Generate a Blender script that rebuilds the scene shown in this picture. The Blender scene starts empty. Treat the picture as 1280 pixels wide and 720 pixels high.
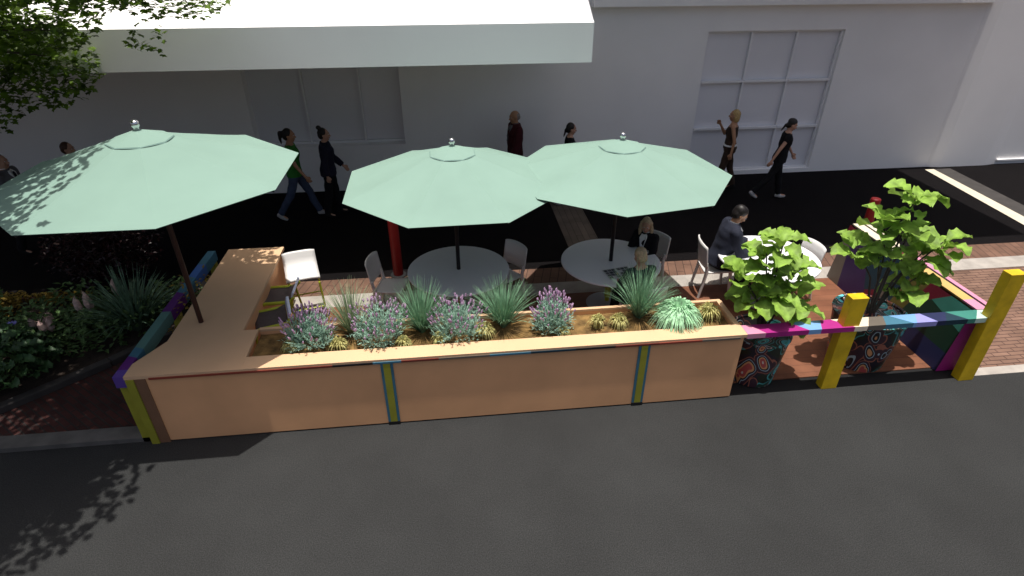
import bpy, bmesh, math, random
from mathutils import Vector, Matrix, noise
R = math.radians
S = bpy.context.scene
COL = S.collection
PI = math.pi

# ------------------------------------------------------------------ scene, camera, light
w = bpy.data.worlds.new("World"); S.world = w; w.use_nodes = True
nt = w.node_tree
sky = nt.nodes.new('ShaderNodeTexSky'); sky.sky_type = 'NISHITA'; sky.sun_disc = False
sky.sun_elevation = R(88.5); sky.sun_rotation = R(150); sky.air_density = 1.0; sky.dust_density = 7.0
nt.nodes['Background'].inputs['Strength'].default_value = 0.10
nt.links.new(sky.outputs[0], nt.nodes['Background'].inputs[0])
sun = bpy.data.lights.new('sun', 'SUN'); sun.energy = 5.0; sun.angle = R(0.5); sun.color = (1, 0.955, 0.88)
so = bpy.data.objects.new('sun', sun); COL.objects.link(so); so.rotation_euler = (R(1.9), R(0.3), 0)
cam = bpy.data.cameras.new('camera'); co = bpy.data.objects.new('camera', cam); COL.objects.link(co)
co.location = (0, 0, 4.8); co.rotation_euler = (R(90 - 31.2), 0, R(-6.4))
cam.sensor_width = 36; cam.lens = 36 * 727 / 1280; cam.clip_end = 500; cam.clip_start = 0.05
S.camera = co
S.view_settings.view_transform = 'Standard'; S.view_settings.look = 'None'
S.view_settings.exposure = 0; S.view_settings.gamma = 1
S.cycles.max_bounces = 8

# ------------------------------------------------------------------ materials
M = {}
def mat(name, col, rough=0.7, var=0.0, scale=8.0, bump=0.0, bscale=60.0, metal=0.0, spec=0.4, trans=0.0, col2=None, detail=4.0):
    m = bpy.data.materials.new(name); m.use_nodes = True; M[name] = m
    n = m.node_tree.nodes; l = m.node_tree.links; b = n['Principled BSDF']
    b.inputs['Roughness'].default_value = rough; b.inputs['Metallic'].default_value = metal
    b.inputs['Specular IOR Level'].default_value = spec
    b.inputs['Base Color'].default_value = (*col, 1)
    tc = n.new('ShaderNodeTexCoord')
    if var > 0 or col2:
        nz = n.new('ShaderNodeTexNoise'); nz.inputs['Scale'].default_value = scale; nz.inputs['Detail'].default_value = detail
        l.new(tc.outputs['Object'], nz.inputs['Vector'])
        rp = n.new('ShaderNodeValToRGB')
        rp.color_ramp.elements[0].position = 0.32; rp.color_ramp.elements[1].position = 0.68
        a = tuple(c * (1 - var) for c in col); d = col2 or tuple(min(1, c * (1 + var)) for c in col)
        rp.color_ramp.elements[0].color = (*a, 1); rp.color_ramp.elements[1].color = (*d, 1)
        l.new(nz.outputs['Fac'], rp.inputs[0]); l.new(rp.outputs[0], b.inputs['Base Color'])
        last = rp.outputs[0]
    else:
        last = None
    if bump > 0:
        bz = n.new('ShaderNodeTexNoise'); bz.inputs['Scale'].default_value = bscale; bz.inputs['Detail'].default_value = 5
        l.new(tc.outputs['Object'], bz.inputs['Vector'])
        bp = n.new('ShaderNodeBump'); bp.inputs['Strength'].default_value = bump; bp.inputs['Distance'].default_value = 0.01
        l.new(bz.outputs['Fac'], bp.inputs['Height']); l.new(bp.outputs[0], b.inputs['Normal'])
    if trans > 0:
        t = n.new('ShaderNodeBsdfTranslucent'); mx = n.new('ShaderNodeMixShader'); mx.inputs[0].default_value = trans
        if last: l.new(last, t.inputs['Color'])
        else: t.inputs['Color'].default_value = (*col, 1)
        l.new(b.outputs[0], mx.inputs[1]); l.new(t.outputs[0], mx.inputs[2])
        l.new(mx.outputs[0], n['Material Output'].inputs[0])
    return m

def brick_mat(name, c1, c2, mortar, bw, bh, ms=0.02, rot=0.0, rough=0.85, offset=0.5):
    m = bpy.data.materials.new(name); m.use_nodes = True; M[name] = m
    n = m.node_tree.nodes; l = m.node_tree.links; b = n['Principled BSDF']; b.inputs['Roughness'].default_value = rough
    b.inputs['Specular IOR Level'].default_value = 0.25
    tc = n.new('ShaderNodeTexCoord'); mp = n.new('ShaderNodeMapping'); mp.inputs['Rotation'].default_value = (0, 0, rot)
    br = n.new('ShaderNodeTexBrick'); br.offset = offset
    br.inputs['Scale'].default_value = 1; br.inputs['Brick Width'].default_value = bw; br.inputs['Row Height'].default_value = bh
    br.inputs['Mortar Size'].default_value = ms; br.inputs['Mortar Smooth'].default_value = 0.2
    br.inputs['Color1'].default_value = (*c1, 1); br.inputs['Color2'].default_value = (*c2, 1); br.inputs['Mortar'].default_value = (*mortar, 1)
    l.new(tc.outputs['Object'], mp.inputs[0]); l.new(mp.outputs[0], br.inputs['Vector'])
    nz = n.new('ShaderNodeTexNoise'); nz.inputs['Scale'].default_value = 3; nz.inputs['Detail'].default_value = 6
    l.new(tc.outputs['Object'], nz.inputs['Vector'])
    hs = n.new('ShaderNodeHueSaturation'); mr = n.new('ShaderNodeMapRange')
    mr.inputs[1].default_value = 0.3; mr.inputs[2].default_value = 0.7; mr.inputs[3].default_value = 0.78; mr.inputs[4].default_value = 1.2
    l.new(nz.outputs['Fac'], mr.inputs[0]); l.new(mr.outputs[0], hs.inputs['Value']); l.new(br.outputs['Color'], hs.inputs['Color'])
    l.new(hs.outputs[0], b.inputs['Base Color'])
    bp = n.new('ShaderNodeBump'); bp.inputs['Strength'].default_value = 0.5; bp.inputs['Distance'].default_value = 0.006; bp.invert = True
    l.new(br.outputs['Fac'], bp.inputs['Height']); l.new(bp.outputs[0], b.inputs['Normal'])
    return m

def asphalt_mat(name, base, spread=0.5):
    m = mat(name, base, rough=0.9, bump=0.6, bscale=160, spec=0.25)
    n = m.node_tree.nodes; l = m.node_tree.links; b = n['Principled BSDF']
    tc = [x for x in n if x.type == 'TEX_COORD'][0]
    nz = n.new('ShaderNodeTexNoise'); nz.inputs['Scale'].default_value = 0.8; nz.inputs['Detail'].default_value = 8; nz.inputs['Roughness'].default_value = .6
    vz = n.new('ShaderNodeTexNoise'); vz.inputs['Scale'].default_value = 95; vz.inputs['Detail'].default_value = 2
    l.new(tc.outputs['Object'], nz.inputs['Vector']); l.new(tc.outputs['Object'], vz.inputs['Vector'])
    r1 = n.new('ShaderNodeValToRGB'); r1.color_ramp.elements[0].position = .3; r1.color_ramp.elements[1].position = .75
    r1.color_ramp.elements[0].color = (*[c * .80 for c in base], 1); r1.color_ramp.elements[1].color = (*[c * 1.16 for c in base], 1)
    r2 = n.new('ShaderNodeValToRGB'); r2.color_ramp.elements[0].position = .36; r2.color_ramp.elements[1].position = .74
    r2.color_ramp.elements[0].color = (1 - spread, 1 - spread, 1 - spread, 1); r2.color_ramp.elements[1].color = (1 + spread * 2,) * 3 + (1,)
    mx = n.new('ShaderNodeMix'); mx.data_type = 'RGBA'; mx.blend_type = 'MULTIPLY'; mx.inputs[0].default_value = 1
    l.new(nz.outputs['Fac'], r1.inputs[0]); l.new(vz.outputs['Fac'], r2.inputs[0])
    l.new(r1.outputs[0], mx.inputs[6]); l.new(r2.outputs[0], mx.inputs[7]); l.new(mx.outputs[2], b.inputs['Base Color'])
    return m

asphalt_mat('asphalt', (0.0285, 0.0295, 0.030), 0.28)
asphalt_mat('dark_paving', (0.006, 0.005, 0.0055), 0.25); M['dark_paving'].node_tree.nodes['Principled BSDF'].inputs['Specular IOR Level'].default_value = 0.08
mat('earth', (0.05, 0.04, 0.03), 0.95, 0.3)
brick_mat('brick_brown', (0.205, 0.122, 0.09), (0.165, 0.096, 0.07), (0.075, 0.042, 0.034), 0.24, 0.075, 0.008)
brick_mat('brick_plank', (0.165, 0.092, 0.064), (0.135, 0.075, 0.053), (0.05, 0.03, 0.024), 0.5, 0.13, 0.006, rot=PI / 2 + 0.25)
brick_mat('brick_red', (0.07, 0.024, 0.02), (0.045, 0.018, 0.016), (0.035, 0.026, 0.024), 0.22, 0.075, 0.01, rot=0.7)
brick_mat('path_plank', (0.10, 0.08, 0.065), (0.08, 0.065, 0.053), (0.04, 0.033, 0.028), 1.2, 0.12, 0.006, rot=PI / 2)
brick_mat('deck_timber', (0.20, 0.083, 0.046), (0.175, 0.07, 0.039), (0.12, 0.05, 0.03), 2.4, 0.145, 0.004, rough=0.6)
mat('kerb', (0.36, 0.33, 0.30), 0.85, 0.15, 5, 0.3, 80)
mat('kerb_shaded', (0.11, 0.105, 0.10), 0.85, 0.2, 5, 0.3, 80)  # the kerb again, with its shade put into a darker colour
mat('sunlit_stone', (0.62, 0.56, 0.44), 0.8, 0.08, 5, 0.2, 60)
mat('grey_and_shaded_stone', (0.045, 0.04, 0.038), 0.8, 0.15, 5, 0.2, 60)
mat('black_gap', (0.008, 0.008, 0.009), 0.9)
mat('white_wall', (0.90, 0.89, 0.89), 0.85, 0.03, 0.7, 0.06, 30, spec=0.2)
mat('pane', (0.78, 0.78, 0.82), 0.35, 0.03, 0.6, spec=0.5)
mat('window_frame', (0.84, 0.84, 0.86), 0.6)
mat('tan_panel', (0.74, 0.40, 0.205), 0.75, 0.09, 1.3, 0.08, 120, spec=0.25)
mat('tan_top', (0.66, 0.43, 0.26), 0.75, 0.04, 1.8, 0.08, 120, spec=0.25)
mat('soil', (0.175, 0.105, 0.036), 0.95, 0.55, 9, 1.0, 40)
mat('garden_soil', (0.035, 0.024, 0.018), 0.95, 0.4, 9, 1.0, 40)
mat('mint_canvas', (0.25, 0.38, 0.325), 0.85, 0.045, 1.4, 0.10, 9, spec=0.15, trans=0.13)
mat('canvas_seam', (0.17, 0.28, 0.25), 0.8)
mat('dark_pole', (0.05, 0.018, 0.012), 0.45, 0.2, 10)
mat('black_pole', (0.012, 0.01, 0.012), 0.4)
mat('chrome', (0.75, 0.75, 0.76), 0.15, metal=1.0)
mat('white_plastic', (0.72, 0.71, 0.70), 0.42, 0.02, 2)
mat('table_white', (0.76, 0.76, 0.79), 0.4, 0.02, 2)
mat('table_base', (0.35, 0.36, 0.38), 0.4)
mat('lime_metal', (0.44, 0.50, 0.04), 0.4, 0.1, 12)
mat('sling_dark', (0.085, 0.07, 0.072), 0.7, 0.1, 30, 0.2, 200)
mat('stool_bar', (0.70, 0.76, 0.92), 0.4)
mat('yellow_paint', (0.66, 0.44, 0.012), 0.5, 0.14, 7, 0.06, 40)
mat('olive_paint', (0.30, 0.29, 0.03), 0.55, 0.08, 6)
mat('red_paint', (0.15, 0.005, 0.005), 0.45, 0.08, 6)
PAINT = dict(magenta=(.36, .016, .20), pink=(.62, .25, .38), sky=(.17, .34, .62), cream=(.70, .62, .48), taupe=(.13, .11, .09), teal=(.04, .21, .17),
             mint=(.46, .62, .55), navy=(.012, .018, .07), cobalt=(.05, .14, .42), lilac=(.27, .27, .62), purple=(.10, .012, .17), violet=(.10, .05, .30),
             green=(.004, .035, .02), crimson=(.13, .004, .02), olive=(.11, .095, .02), petrol=(.005, .03, .05), sand=(.55, .37, .13), brick=(.16, .03, .02),
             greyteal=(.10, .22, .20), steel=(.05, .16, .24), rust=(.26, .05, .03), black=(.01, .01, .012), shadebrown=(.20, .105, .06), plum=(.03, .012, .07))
for k, c in PAINT.items(): mat('paint_' + k, c, 0.55, 0.06, 5, 0.05, 60)
# paisley pots
def paisley():
    m = mat('paisley', (.05, .03, .05), 0.4)
    n = m.node_tree.nodes; l = m.node_tree.links; b = n['Principled BSDF']
    tc = n.new('ShaderNodeTexCoord'); mp = n.new('ShaderNodeMapping'); mp.inputs['Scale'].default_value = (1, 1, .62)
    mp.inputs['Rotation'].default_value = (.5, .35, .2)
    nz = n.new('ShaderNodeTexNoise'); nz.inputs['Scale'].default_value = 3.0; nz.inputs['Detail'].default_value = 1
    ad = n.new('ShaderNodeMixRGB'); ad.blend_type = 'LINEAR_LIGHT'; ad.inputs[0].default_value = .22
    l.new(tc.outputs['Object'], mp.inputs[0]); l.new(mp.outputs[0], nz.inputs['Vector'])
    l.new(mp.outputs[0], ad.inputs[1]); l.new(nz.outputs['Color'], ad.inputs[2])
    v = n.new('ShaderNodeTexVoronoi'); v.inputs['Scale'].default_value = 4.6; l.new(ad.outputs[0], v.inputs['Vector'])
    rp = n.new('ShaderNodeValToRGB'); rp.color_ramp.interpolation = 'CONSTANT'
    stops = [(0, (.015, .010, .012)), (.13, (.42, .36, .30)), (.19, (.30, .025, .02)), (.34, (.42, .17, .05)), (.43, (.012, .010, .012)), (.52, (.22, .30, .34)), (.57, (.035, .014, .022)), (.74, (.22, .06, .03)), (.80, (.014, .010, .016))]
    cr = rp.color_ramp
    cr.elements[0].position = 0; cr.elements[0].color = (*stops[0][1], 1); cr.elements[1].position = stops[1][0]; cr.elements[1].color = (*stops[1][1], 1)
    for p, c in stops[2:]:
        e = cr.elements.new(p); e.color = (*c, 1)
    mm = n.new('ShaderNodeMath'); mm.operation = 'MULTIPLY'; mm.inputs[1].default_value = 1.25
    l.new(v.outputs['Distance'], mm.inputs[0]); l.new(mm.outputs[0], rp.inputs[0])
    hs = n.new('ShaderNodeHueSaturation'); sp = n.new('ShaderNodeSeparateColor'); l.new(v.outputs['Color'], sp.inputs[0])
    gt = n.new('ShaderNodeMath'); gt.operation = 'GREATER_THAN'; gt.inputs[1].default_value = .62; mr = n.new('ShaderNodeMath'); mr.operation = 'MULTIPLY_ADD'; mr.inputs[1].default_value = .47; mr.inputs[2].default_value = .5
    l.new(sp.outputs[0], gt.inputs[0]); l.new(gt.outputs[0], mr.inputs[0]); l.new(mr.outputs[0], hs.inputs['Hue']); hs.inputs['Saturation'].default_value = .9; hs.inputs['Value'].default_value = 1.7
    l.new(rp.outputs[0], hs.inputs['Color']); l.new(hs.outputs[0], b.inputs['Base Color'])
paisley()
# plants
mat('lavender_leaf', (0.29, 0.46, 0.37), 0.7, 0.4, 14, trans=0.2)
mat('lavender_flower', (0.52, 0.34, 0.52), 0.7, 0.35, 25, trans=0.15)
mat('grass_green', (0.19, 0.36, 0.22), 0.6, 0.4, 12, trans=0.2)
mat('grass_pale', (0.26, 0.34, 0.20), 0.6, 0.4, 12, trans=0.2)
mat('variegated', (0.50, 0.47, 0.18), 0.6, 0.35, 25, trans=0.2)
mat('mound_leaf', (0.40, 0.68, 0.42), 0.6, 0.35, 20, trans=0.2)
mat('fig_leaf', (0.24, 0.40, 0.06), 0.6, 0.38, 11, 0.1, 25, trans=0.25)
mat('bark', (0.07, 0.055, 0.045), 0.9, 0.3, 12, 0.8, 30)
mat('tree_leaf', (0.045, 0.09, 0.012), 0.5, 0.45, 7, trans=0.40, col2=(0.17, 0.29, 0.02))  # lighter second tone paints sunlit highlights into the leaves
mat('strap_leaf', (0.13, 0.22, 0.14), 0.5, 0.4, 14, trans=0.2)
mat('dark_leaf', (0.035, 0.085, 0.03), 0.5, 0.4, 9, trans=0.2)
mat('yellow_leaf', (0.28, 0.19, 0.03), 0.6, 0.4, 12, trans=0.2)
mat('garden_leaf', (0.09, 0.16, 0.05), 0.6, 0.5, 8, trans=0.2)
mat('plum_leaf', (0.022, 0.005, 0.006), 0.4, 0.4, 8, trans=0.15)
mat('spike_flower', (0.55, 0.38, 0.34), 0.7, 0.25, 30)
mat('blue_flower', (0.25, 0.24, 0.60), 0.7)
# people
mat('skin', (0.46, 0.26, 0.18), 0.55, 0.05, 14); mat('skin_dark', (0.26, 0.14, 0.085), 0.55, 0.05, 14); mat('skin_tan', (0.40, 0.21, 0.12), 0.55, 0.05, 14)
mat('hair_black', (0.010, 0.008, 0.008), 0.5, 0.3, 40); mat('hair_brown', (0.06, 0.026, 0.014), 0.5, 0.3, 40)
mat('hair_blond', (0.42, 0.29, 0.12), 0.55, 0.25, 40, 0.4, 60); mat('hair_grey', (0.22, 0.20, 0.19), 0.6, 0.25, 40); mat('hair_pale', (0.50, 0.38, 0.24), 0.55, 0.25, 40, 0.4, 60)
for k, c in dict(green=(.035, .19, .03), jeans=(.055, .075, .13), navy=(.013, .013, .028), black=(.008, .008, .010), maroon=(.055, .010, .014), white=(.7, .7, .7), suit=(.020, .023, .038),
                 brown=(.045, .028, .02), grey=(.12, .12, .13), shoe=(.45, .45, .45), darkshoe=(.012, .012, .012), tie=(.02, .02, .03), teal=(.03, .05, .045)).items():
    mat('cloth_' + k, c, 0.85, 0.15, 10, 0.25, 45, spec=0.2)
mat('eye_dark', (0.02, 0.015, 0.012), 0.2); mat('lips', (0.36, 0.10, 0.09), 0.5)
mat('paper', (0.60, 0.60, 0.60), 0.8); mat('ink', (0.06, 0.06, 0.07), 0.8)

# ------------------------------------------------------------------ mesh builder
class MB:
    def __init__(s): s.v = []; s.f = []; s.m = []; s.mats = []
    def mi(s, m):
        if m is None: return 0
        if m not in s.mats: s.mats.append(m)
        return s.mats.index(m)
    def add(s, vs, fs, m=None):
        o = len(s.v); k = s.mi(m); s.v += [tuple(v) for v in vs]
        for f in fs: s.f.append([i + o for i in f]); s.m.append(k)
        return s
    def box(s, x0, x1, y0, y1, z0, z1, m=None):
        vs = [(x, y, z) for z in (z0, z1) for y in (y0, y1) for x in (x0, x1)]
        return s.add(vs, [(0, 2, 3, 1), (4, 5, 7, 6), (0, 1, 5, 4), (2, 6, 7, 3), (0, 4, 6, 2), (1, 3, 7, 5)], m)
    def prism(s, bot, top, m=None):                                        # two rings of equal count
        n = len(bot)
        fs = [tuple(range(n - 1, -1, -1)), tuple(range(n, 2 * n))] + [(i, (i + 1) % n, n + (i + 1) % n, n + i) for i in range(n)]
        return s.add(list(bot) + list(top), fs, m)
    def tube(s, pts, rad, n=8, m=None, cap=True):
        pts = [Vector(p) for p in pts]
        rads = rad if isinstance(rad, (list, tuple)) else [rad] * len(pts)
        vs = []; fs = []
        ref = None
        for i, p in enumerate(pts):
            d = (pts[min(i + 1, len(pts) - 1)] - pts[max(i - 1, 0)]).normalized()
            if ref is None: ref = Vector((1, 0, 0)) if abs(d.x) < .9 else Vector((0, 1, 0))
            a = (ref - d * ref.dot(d)).normalized(); b = d.cross(a); ref = a
            for k in range(n):
                t = 2 * PI * k / n; vs.append(p + (a * math.cos(t) + b * math.sin(t)) * rads[i])
        for i in range(len(pts) - 1):
            for k in range(n):
                fs.append((i * n + k, i * n + (k + 1) % n, (i + 1) * n + (k + 1) % n, (i + 1) * n + k))
        if cap: fs += [tuple(range(n - 1, -1, -1)), tuple((len(pts) - 1) * n + k for k in range(n))]
        return s.add(vs, fs, m)
    def lathe(s, prof, n=24, m=None, c=(0, 0, 0)):                         # profile of (r, z)
        vs = []; fs = []
        for r, z in prof:
            for k in range(n):
                t = 2 * PI * k / n; vs.append((c[0] + r * math.cos(t), c[1] + r * math.sin(t), c[2] + z))
        for i in range(len(prof) - 1):
            for k in range(n):
                fs.append((i * n + k, i * n + (k + 1) % n, (i + 1) * n + (k + 1) % n, (i + 1) * n + k))
        fs += [tuple(range(n - 1, -1, -1)), tuple((len(prof) - 1) * n + k for k in range(n))]
        return s.add(vs, fs, m)
    def ell(s, c, r, rot=None, m=None, n=14, k=9):
        vs = []; fs = []; c = Vector(c)
        for i in range(k + 1):
            a = PI * i / k - PI / 2
            for j in range(n):
                t = 2 * PI * j / n
                v = Vector((math.cos(a) * math.cos(t) * r[0], math.cos(a) * math.sin(t) * r[1], math.sin(a) * r[2]))
                if rot: v = rot @ v
                vs.append(c + v)
        for i in range(k):
            for j in range(n): fs.append((i * n + j, i * n + (j + 1) % n, (i + 1) * n + (j + 1) % n, (i + 1) * n + j))
        return s.add(vs, fs, m)
    def loft(s, rings, m=None):                                            # rings: lists of points
        n = len(rings[0]); vs = [p for r in rings for p in r]; fs = []
        for i in range(len(rings) - 1):
            for k in range(n): fs.append((i * n + k, i * n + (k + 1) % n, (i + 1) * n + (k + 1) % n, (i + 1) * n + k))
        fs += [tuple(range(n - 1, -1, -1)), tuple((len(rings) - 1) * n + k for k in range(n))]
        return s.add(vs, fs, m)
    def capsule(s, p, q, r1, r2, m=None, n=12):
        p = Vector(p); q = Vector(q); d = (q - p).normalized()
        pts = []; rr = []
        for a in (-88, -60, -30, 0):
            pts.append(p + d * r1 * math.sin(R(a))); rr.append(max(r1 * math.cos(R(a)), 1e-4))
        for a in (0, 30, 60, 88):
            pts.append(q + d * r2 * math.sin(R(a))); rr.append(max(r2 * math.cos(R(a)), 1e-4))
        return s.tube(pts, rr, n, m)
    def mesh(s, name):
        me = bpy.data.meshes.new(name); me.from_pydata(s.v, [], s.f)
        for m in s.mats: me.materials.append(M[m])
        if s.mats: me.polygons.foreach_set('material_index', s.m)
        me.update(); return me
    def build(s, name, m=None, parent=None, smooth=False, bevel=0, loc=None, angle=40):
        if m and not s.mats: s.mats = [m]
        me = s.mesh(name)
        if smooth:
            me.polygons.foreach_set('use_smooth', [True] * len(me.polygons))
            try: me.set_sharp_from_angle(angle=R(angle))
            except Exception: pass
        o = bpy.data.objects.new(name, me); COL.objects.link(o)
        if parent: o.parent = parent
        if loc: o.location = loc
        if bevel:
            b = o.modifiers.new('bevel', 'BEVEL'); b.width = bevel; b.segments = 2; b.limit_method = 'ANGLE'; b.angle_limit = R(50)
        return o

def tag(o, label, cat, group=None):
    o['label'] = label; o['category'] = cat
    if group: o['group'] = group
    return o
def struct(o, kind='structure'): o['kind'] = kind; return o
def thing(name, label, cat, loc=(0, 0, 0), rz=0, group=None):
    o = bpy.data.objects.new(name, None); COL.objects.link(o); o.location = loc; o.rotation_euler = (0, 0, rz)
    o.empty_display_size = .1
    return tag(o, label, cat, group)
def dup(root, loc, rz=0, label=None, scale=None):
    r = root.copy(); COL.objects.link(r); r.location = loc; r.rotation_euler = (0, 0, rz)
    if scale: r.scale = scale
    if label: r['label'] = label
    for ch in root.children:
        c = ch.copy(); COL.objects.link(c); c.parent = r
        for g in ch.children:
            d = g.copy(); COL.objects.link(d); d.parent = c
    return r

# ------------------------------------------------------------------ PEOPLE (built first: remeshing evaluates the scene)
def remeshed(mb, name, mname, parent, voxel=0.009, smooth=4, regions=None, puff=0.0):
    me = mb.mesh(name + '_src'); me.materials.clear()
    t = bpy.data.objects.new('tmp', me); COL.objects.link(t)
    rm = t.modifiers.new('r', 'REMESH'); rm.mode = 'VOXEL'; rm.voxel_size = voxel
    sm = t.modifiers.new('s', 'SMOOTH'); sm.factor = .5; sm.iterations = smooth
    dg = bpy.context.evaluated_depsgraph_get(); dg.update()
    out = bpy.data.meshes.new_from_object(t.evaluated_get(dg)); out.name = name
    bpy.data.objects.remove(t); bpy.data.meshes.remove(me)
    out.materials.clear(); out.materials.append(M[mname])
    if puff:
        for v in out.vertices:
            v.co += v.normal * puff * noise.noise(v.co * 9.0)
    out.polygons.foreach_set('use_smooth', [True] * len(out.polygons))
    o = bpy.data.objects.new(name, out); COL.objects.link(o); o.parent = parent
    return o

def limb_dir(side, flex, abd):
    a = R(flex); b = R(abd)
    return Vector((side * math.sin(b), -math.sin(a) * math.cos(b), -math.cos(a) * math.cos(b)))

def person(label, loc, rz, H=1.7, female=True, sit=False, lean=0, legs=((0, 3, 0), (0, 3, 0)), arms=((0, 8, 8), (0, 8, 8)),
           head=(0, 0), skin='skin', hair='hair_black', style='short', top='cloth_green', sleeve=0.55, hem=-0.05, trousers='cloth_jeans', shoes='cloth_shoe',
           inner=None, belt=None, jacket=False, strap=False, bald=False):
    """faces local -Y; left is +X"""
    k = H / 1.70
    root = thing('person', label, 'person', loc, rz)
    root.scale = (k, k, k)
    f = 0.93 if female else 1.06                                           # shoulder / chest width
    hip_z = 0.92
    if sit: hip_z = 0.545
    pel = Vector((0, 0, hip_z))
    L = R(lean); up = Vector((0, -math.sin(L), math.cos(L))); fw = Vector((0, -math.cos(L), -math.sin(L))); rt = Vector((1, 0, 0))
    def sp(h, x=0, y=0): return pel + up * h + rt * x + fw * y
    def ring(h, rx, ry, oy=0, n=20, infl=0.0):
        c = sp(h, 0, oy)
        return [c + rt * ((rx + infl) * math.cos(2 * PI * i / n)) + fw * (-(ry + infl) * math.sin(2 * PI * i / n)) for i in range(n)]
    if female:
        tor = [(-.10, .150, .115, -.015), (0, .168, .122, -.01), (.09, .150, .108, 0), (.19, .122, .092, .005), (.30, .140, .112, .012), (.37, .148, .110, .008), (.45, .155, .085, 0), (.50, .105, .065, 0), (.535, .055, .055, .0)]
    else:
        tor = [(-.10, .150, .112, -.01), (0, .165, .118, 0), (.09, .160, .115, .01), (.19, .158, .115, .012), (.30, .172, .122, .012), (.38, .182, .118, .005), (.45, .182, .095, 0), (.505, .12, .07, 0), (.54, .062, .06, .0)]
    B = MB()
    B.loft([ring(*t) for t in tor])
    neck = sp(.53); hc = sp(.655, 0, .025)
    # head frame
    hp, hy = head
    hr = Matrix.Rotation(R(hy), 3, 'Z') @ Matrix.Rotation(L + R(hp), 3, 'X')
    def hd(x, y, z): return hc + hr @ Vector((x, -y, z))                   # y forward
    B.capsule(neck - up * .03, hd(0, -.012, -.05), .054 if female else .062, .05)
    B.ell(hd(0, -.012, .03), (.074, .093, .088), hr)
    B.ell(hd(0, .010, -.03), (.062, .076, .085), hr)
    B.ell(hd(0, .035, -.085), (.034, .042, .028), hr)                      # chin
    B.capsule(hd(0, .080, .012), hd(0, .104, -.026), .009, .014)           # nose
    B.ell(hd(0, .078, .030), (.052, .014, .012), hr)                       # brow
    for s in (-1, 1):
        B.ell(hd(s * .076, -.012, -.008), (.010, .020, .032), hr)           # ears
        B.ell(hd(s * .038, .052, -.025), (.026, .026, .024), hr)            # cheeks
    J = {}
    sh_w = .168 * f
    for s, (fl, ab, el) in zip((1, -1), arms):
        shp = sp(.455, s * sh_w); d1 = limb_dir(s, fl - (lean if sit else 0), ab)
        elb = shp + d1 * .285
        d2 = limb_dir(s, fl + el - (lean if sit else 0), ab * .45 if el < 50 else -22)
        wr = elb + d2 * .25
        J['sh', s], J['el', s], J['wr', s], J['d2', s] = shp, elb, wr, d2
        g = .9 if female else 1.08
        B.capsule(sp(.465, s * sh_w * .6), shp, .05 * g, .052 * g)
        B.capsule(shp, elb, .049 * g, .038 * g); B.capsule(elb, wr, .038 * g, .026 * g)
        # hand: palm, four fingers, thumb
        side = Vector((s, 0, 0)); inw = -side
        fwd = d2.cross(side).normalized()
        if fwd.dot(Vector((0, -1, .3))) < 0: fwd = -fwd
        nrm = fwd.cross(d2).normalized()                                   # palm normal (inward/outward)
        if nrm.dot(inw) < 0: nrm = -nrm
        pc = wr + d2 * .05
        B.capsule(wr - d2 * .01, pc, .024, .026)
        for q, (off, ln) in enumerate(((-.030, .066), (-.010, .078), (.011, .072), (.030, .056))):
            a0 = pc + d2 * .022 - fwd * off
            B.capsule(pc - fwd * off * .6, a0, .012, .011, n=8)
            a1 = a0 + (d2 * .9 + nrm * .25).normalized() * ln * .55
            a2 = a1 + (d2 * .72 + nrm * .7).normalized() * ln * .5
            B.capsule(a0, a1, .0105, .0095, n=8); B.capsule(a1, a2, .0095, .0085, n=8)
        t0 = wr + d2 * .022 + fwd * .02; t1 = t0 + (d2 * .6 + fwd * .75).normalized() * .042; t2 = t1 + (d2 * .95 + nrm * .3).normalized() * .03
        B.capsule(t0, t1, .014, .011, n=8); B.capsule(t1, t2, .011, .009, n=8)
    for s, (fl, ab, kn) in zip((1, -1), legs):
        hip = pel + Vector((s * .085, 0, -.04)); d1 = limb_dir(s, fl, ab); knee = hip + d1 * .415
        d2 = limb_dir(s, fl - kn, ab * .4); ank = knee + d2 * .40
        J['hip', s], J['kn', s], J['an', s], J['ld', s] = hip, knee, ank, d2
        g = 1.0 if female else 1.05
        B.capsule(hip, knee, .082 * g, .055 * g)
        mid = knee.lerp(ank, .3) + Vector((0, .012, 0))
        B.capsule(knee, mid, .053 * g, .054 * g); B.capsule(mid, ank, .053 * g, .036 * g)
        fd = Vector((0, -1, 0)); fd = (fd - d2 * fd.dot(d2) * .75).normalized()
        J['fd', s] = fd
        B.capsule(ank + d2 * .03 - fd * .02, ank + d2 * .05 + fd * .12, .032, .026)
    # put the lowest sole on the ground
    remeshed(B, 'body', skin, root, .0105, 2)
    # --- clothes
    def legs_mesh(infl, end=1.0):
        c = MB(); c.loft([ring(*t, infl=infl) for t in tor[:3]])
        for s in (1, -1):
            hip, knee, ank = J['hip', s], J['kn', s], J['an', s]
            c.capsule(hip, knee, .084 + infl, .060 + infl)
            e = knee.lerp(ank, end)
            c.tube([knee - (ank - knee) * .02, knee.lerp(e, .4) + Vector((0, .008, 0)), e], [.060 + infl, .058 + infl, .050 + infl], 14)
        return c
    if not female or jacket: lw = .014
    else: lw = .009
    remeshed(legs_mesh(lw), 'trousers', trousers, root, .014, 2, puff=.012)
    tm = MB(); inf = .026 if jacket else .011
    tt = [t for t in tor if t[0] <= (.46 if strap else (.545 if jacket else .51))]
    hr_ = [(hem, tt[1][1] + .006, tt[1][2] + .006, tt[1][3])] + [t for t in tt if t[0] > hem + .02]
    tm.loft([ring(*t, infl=inf) for t in hr_])
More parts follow.
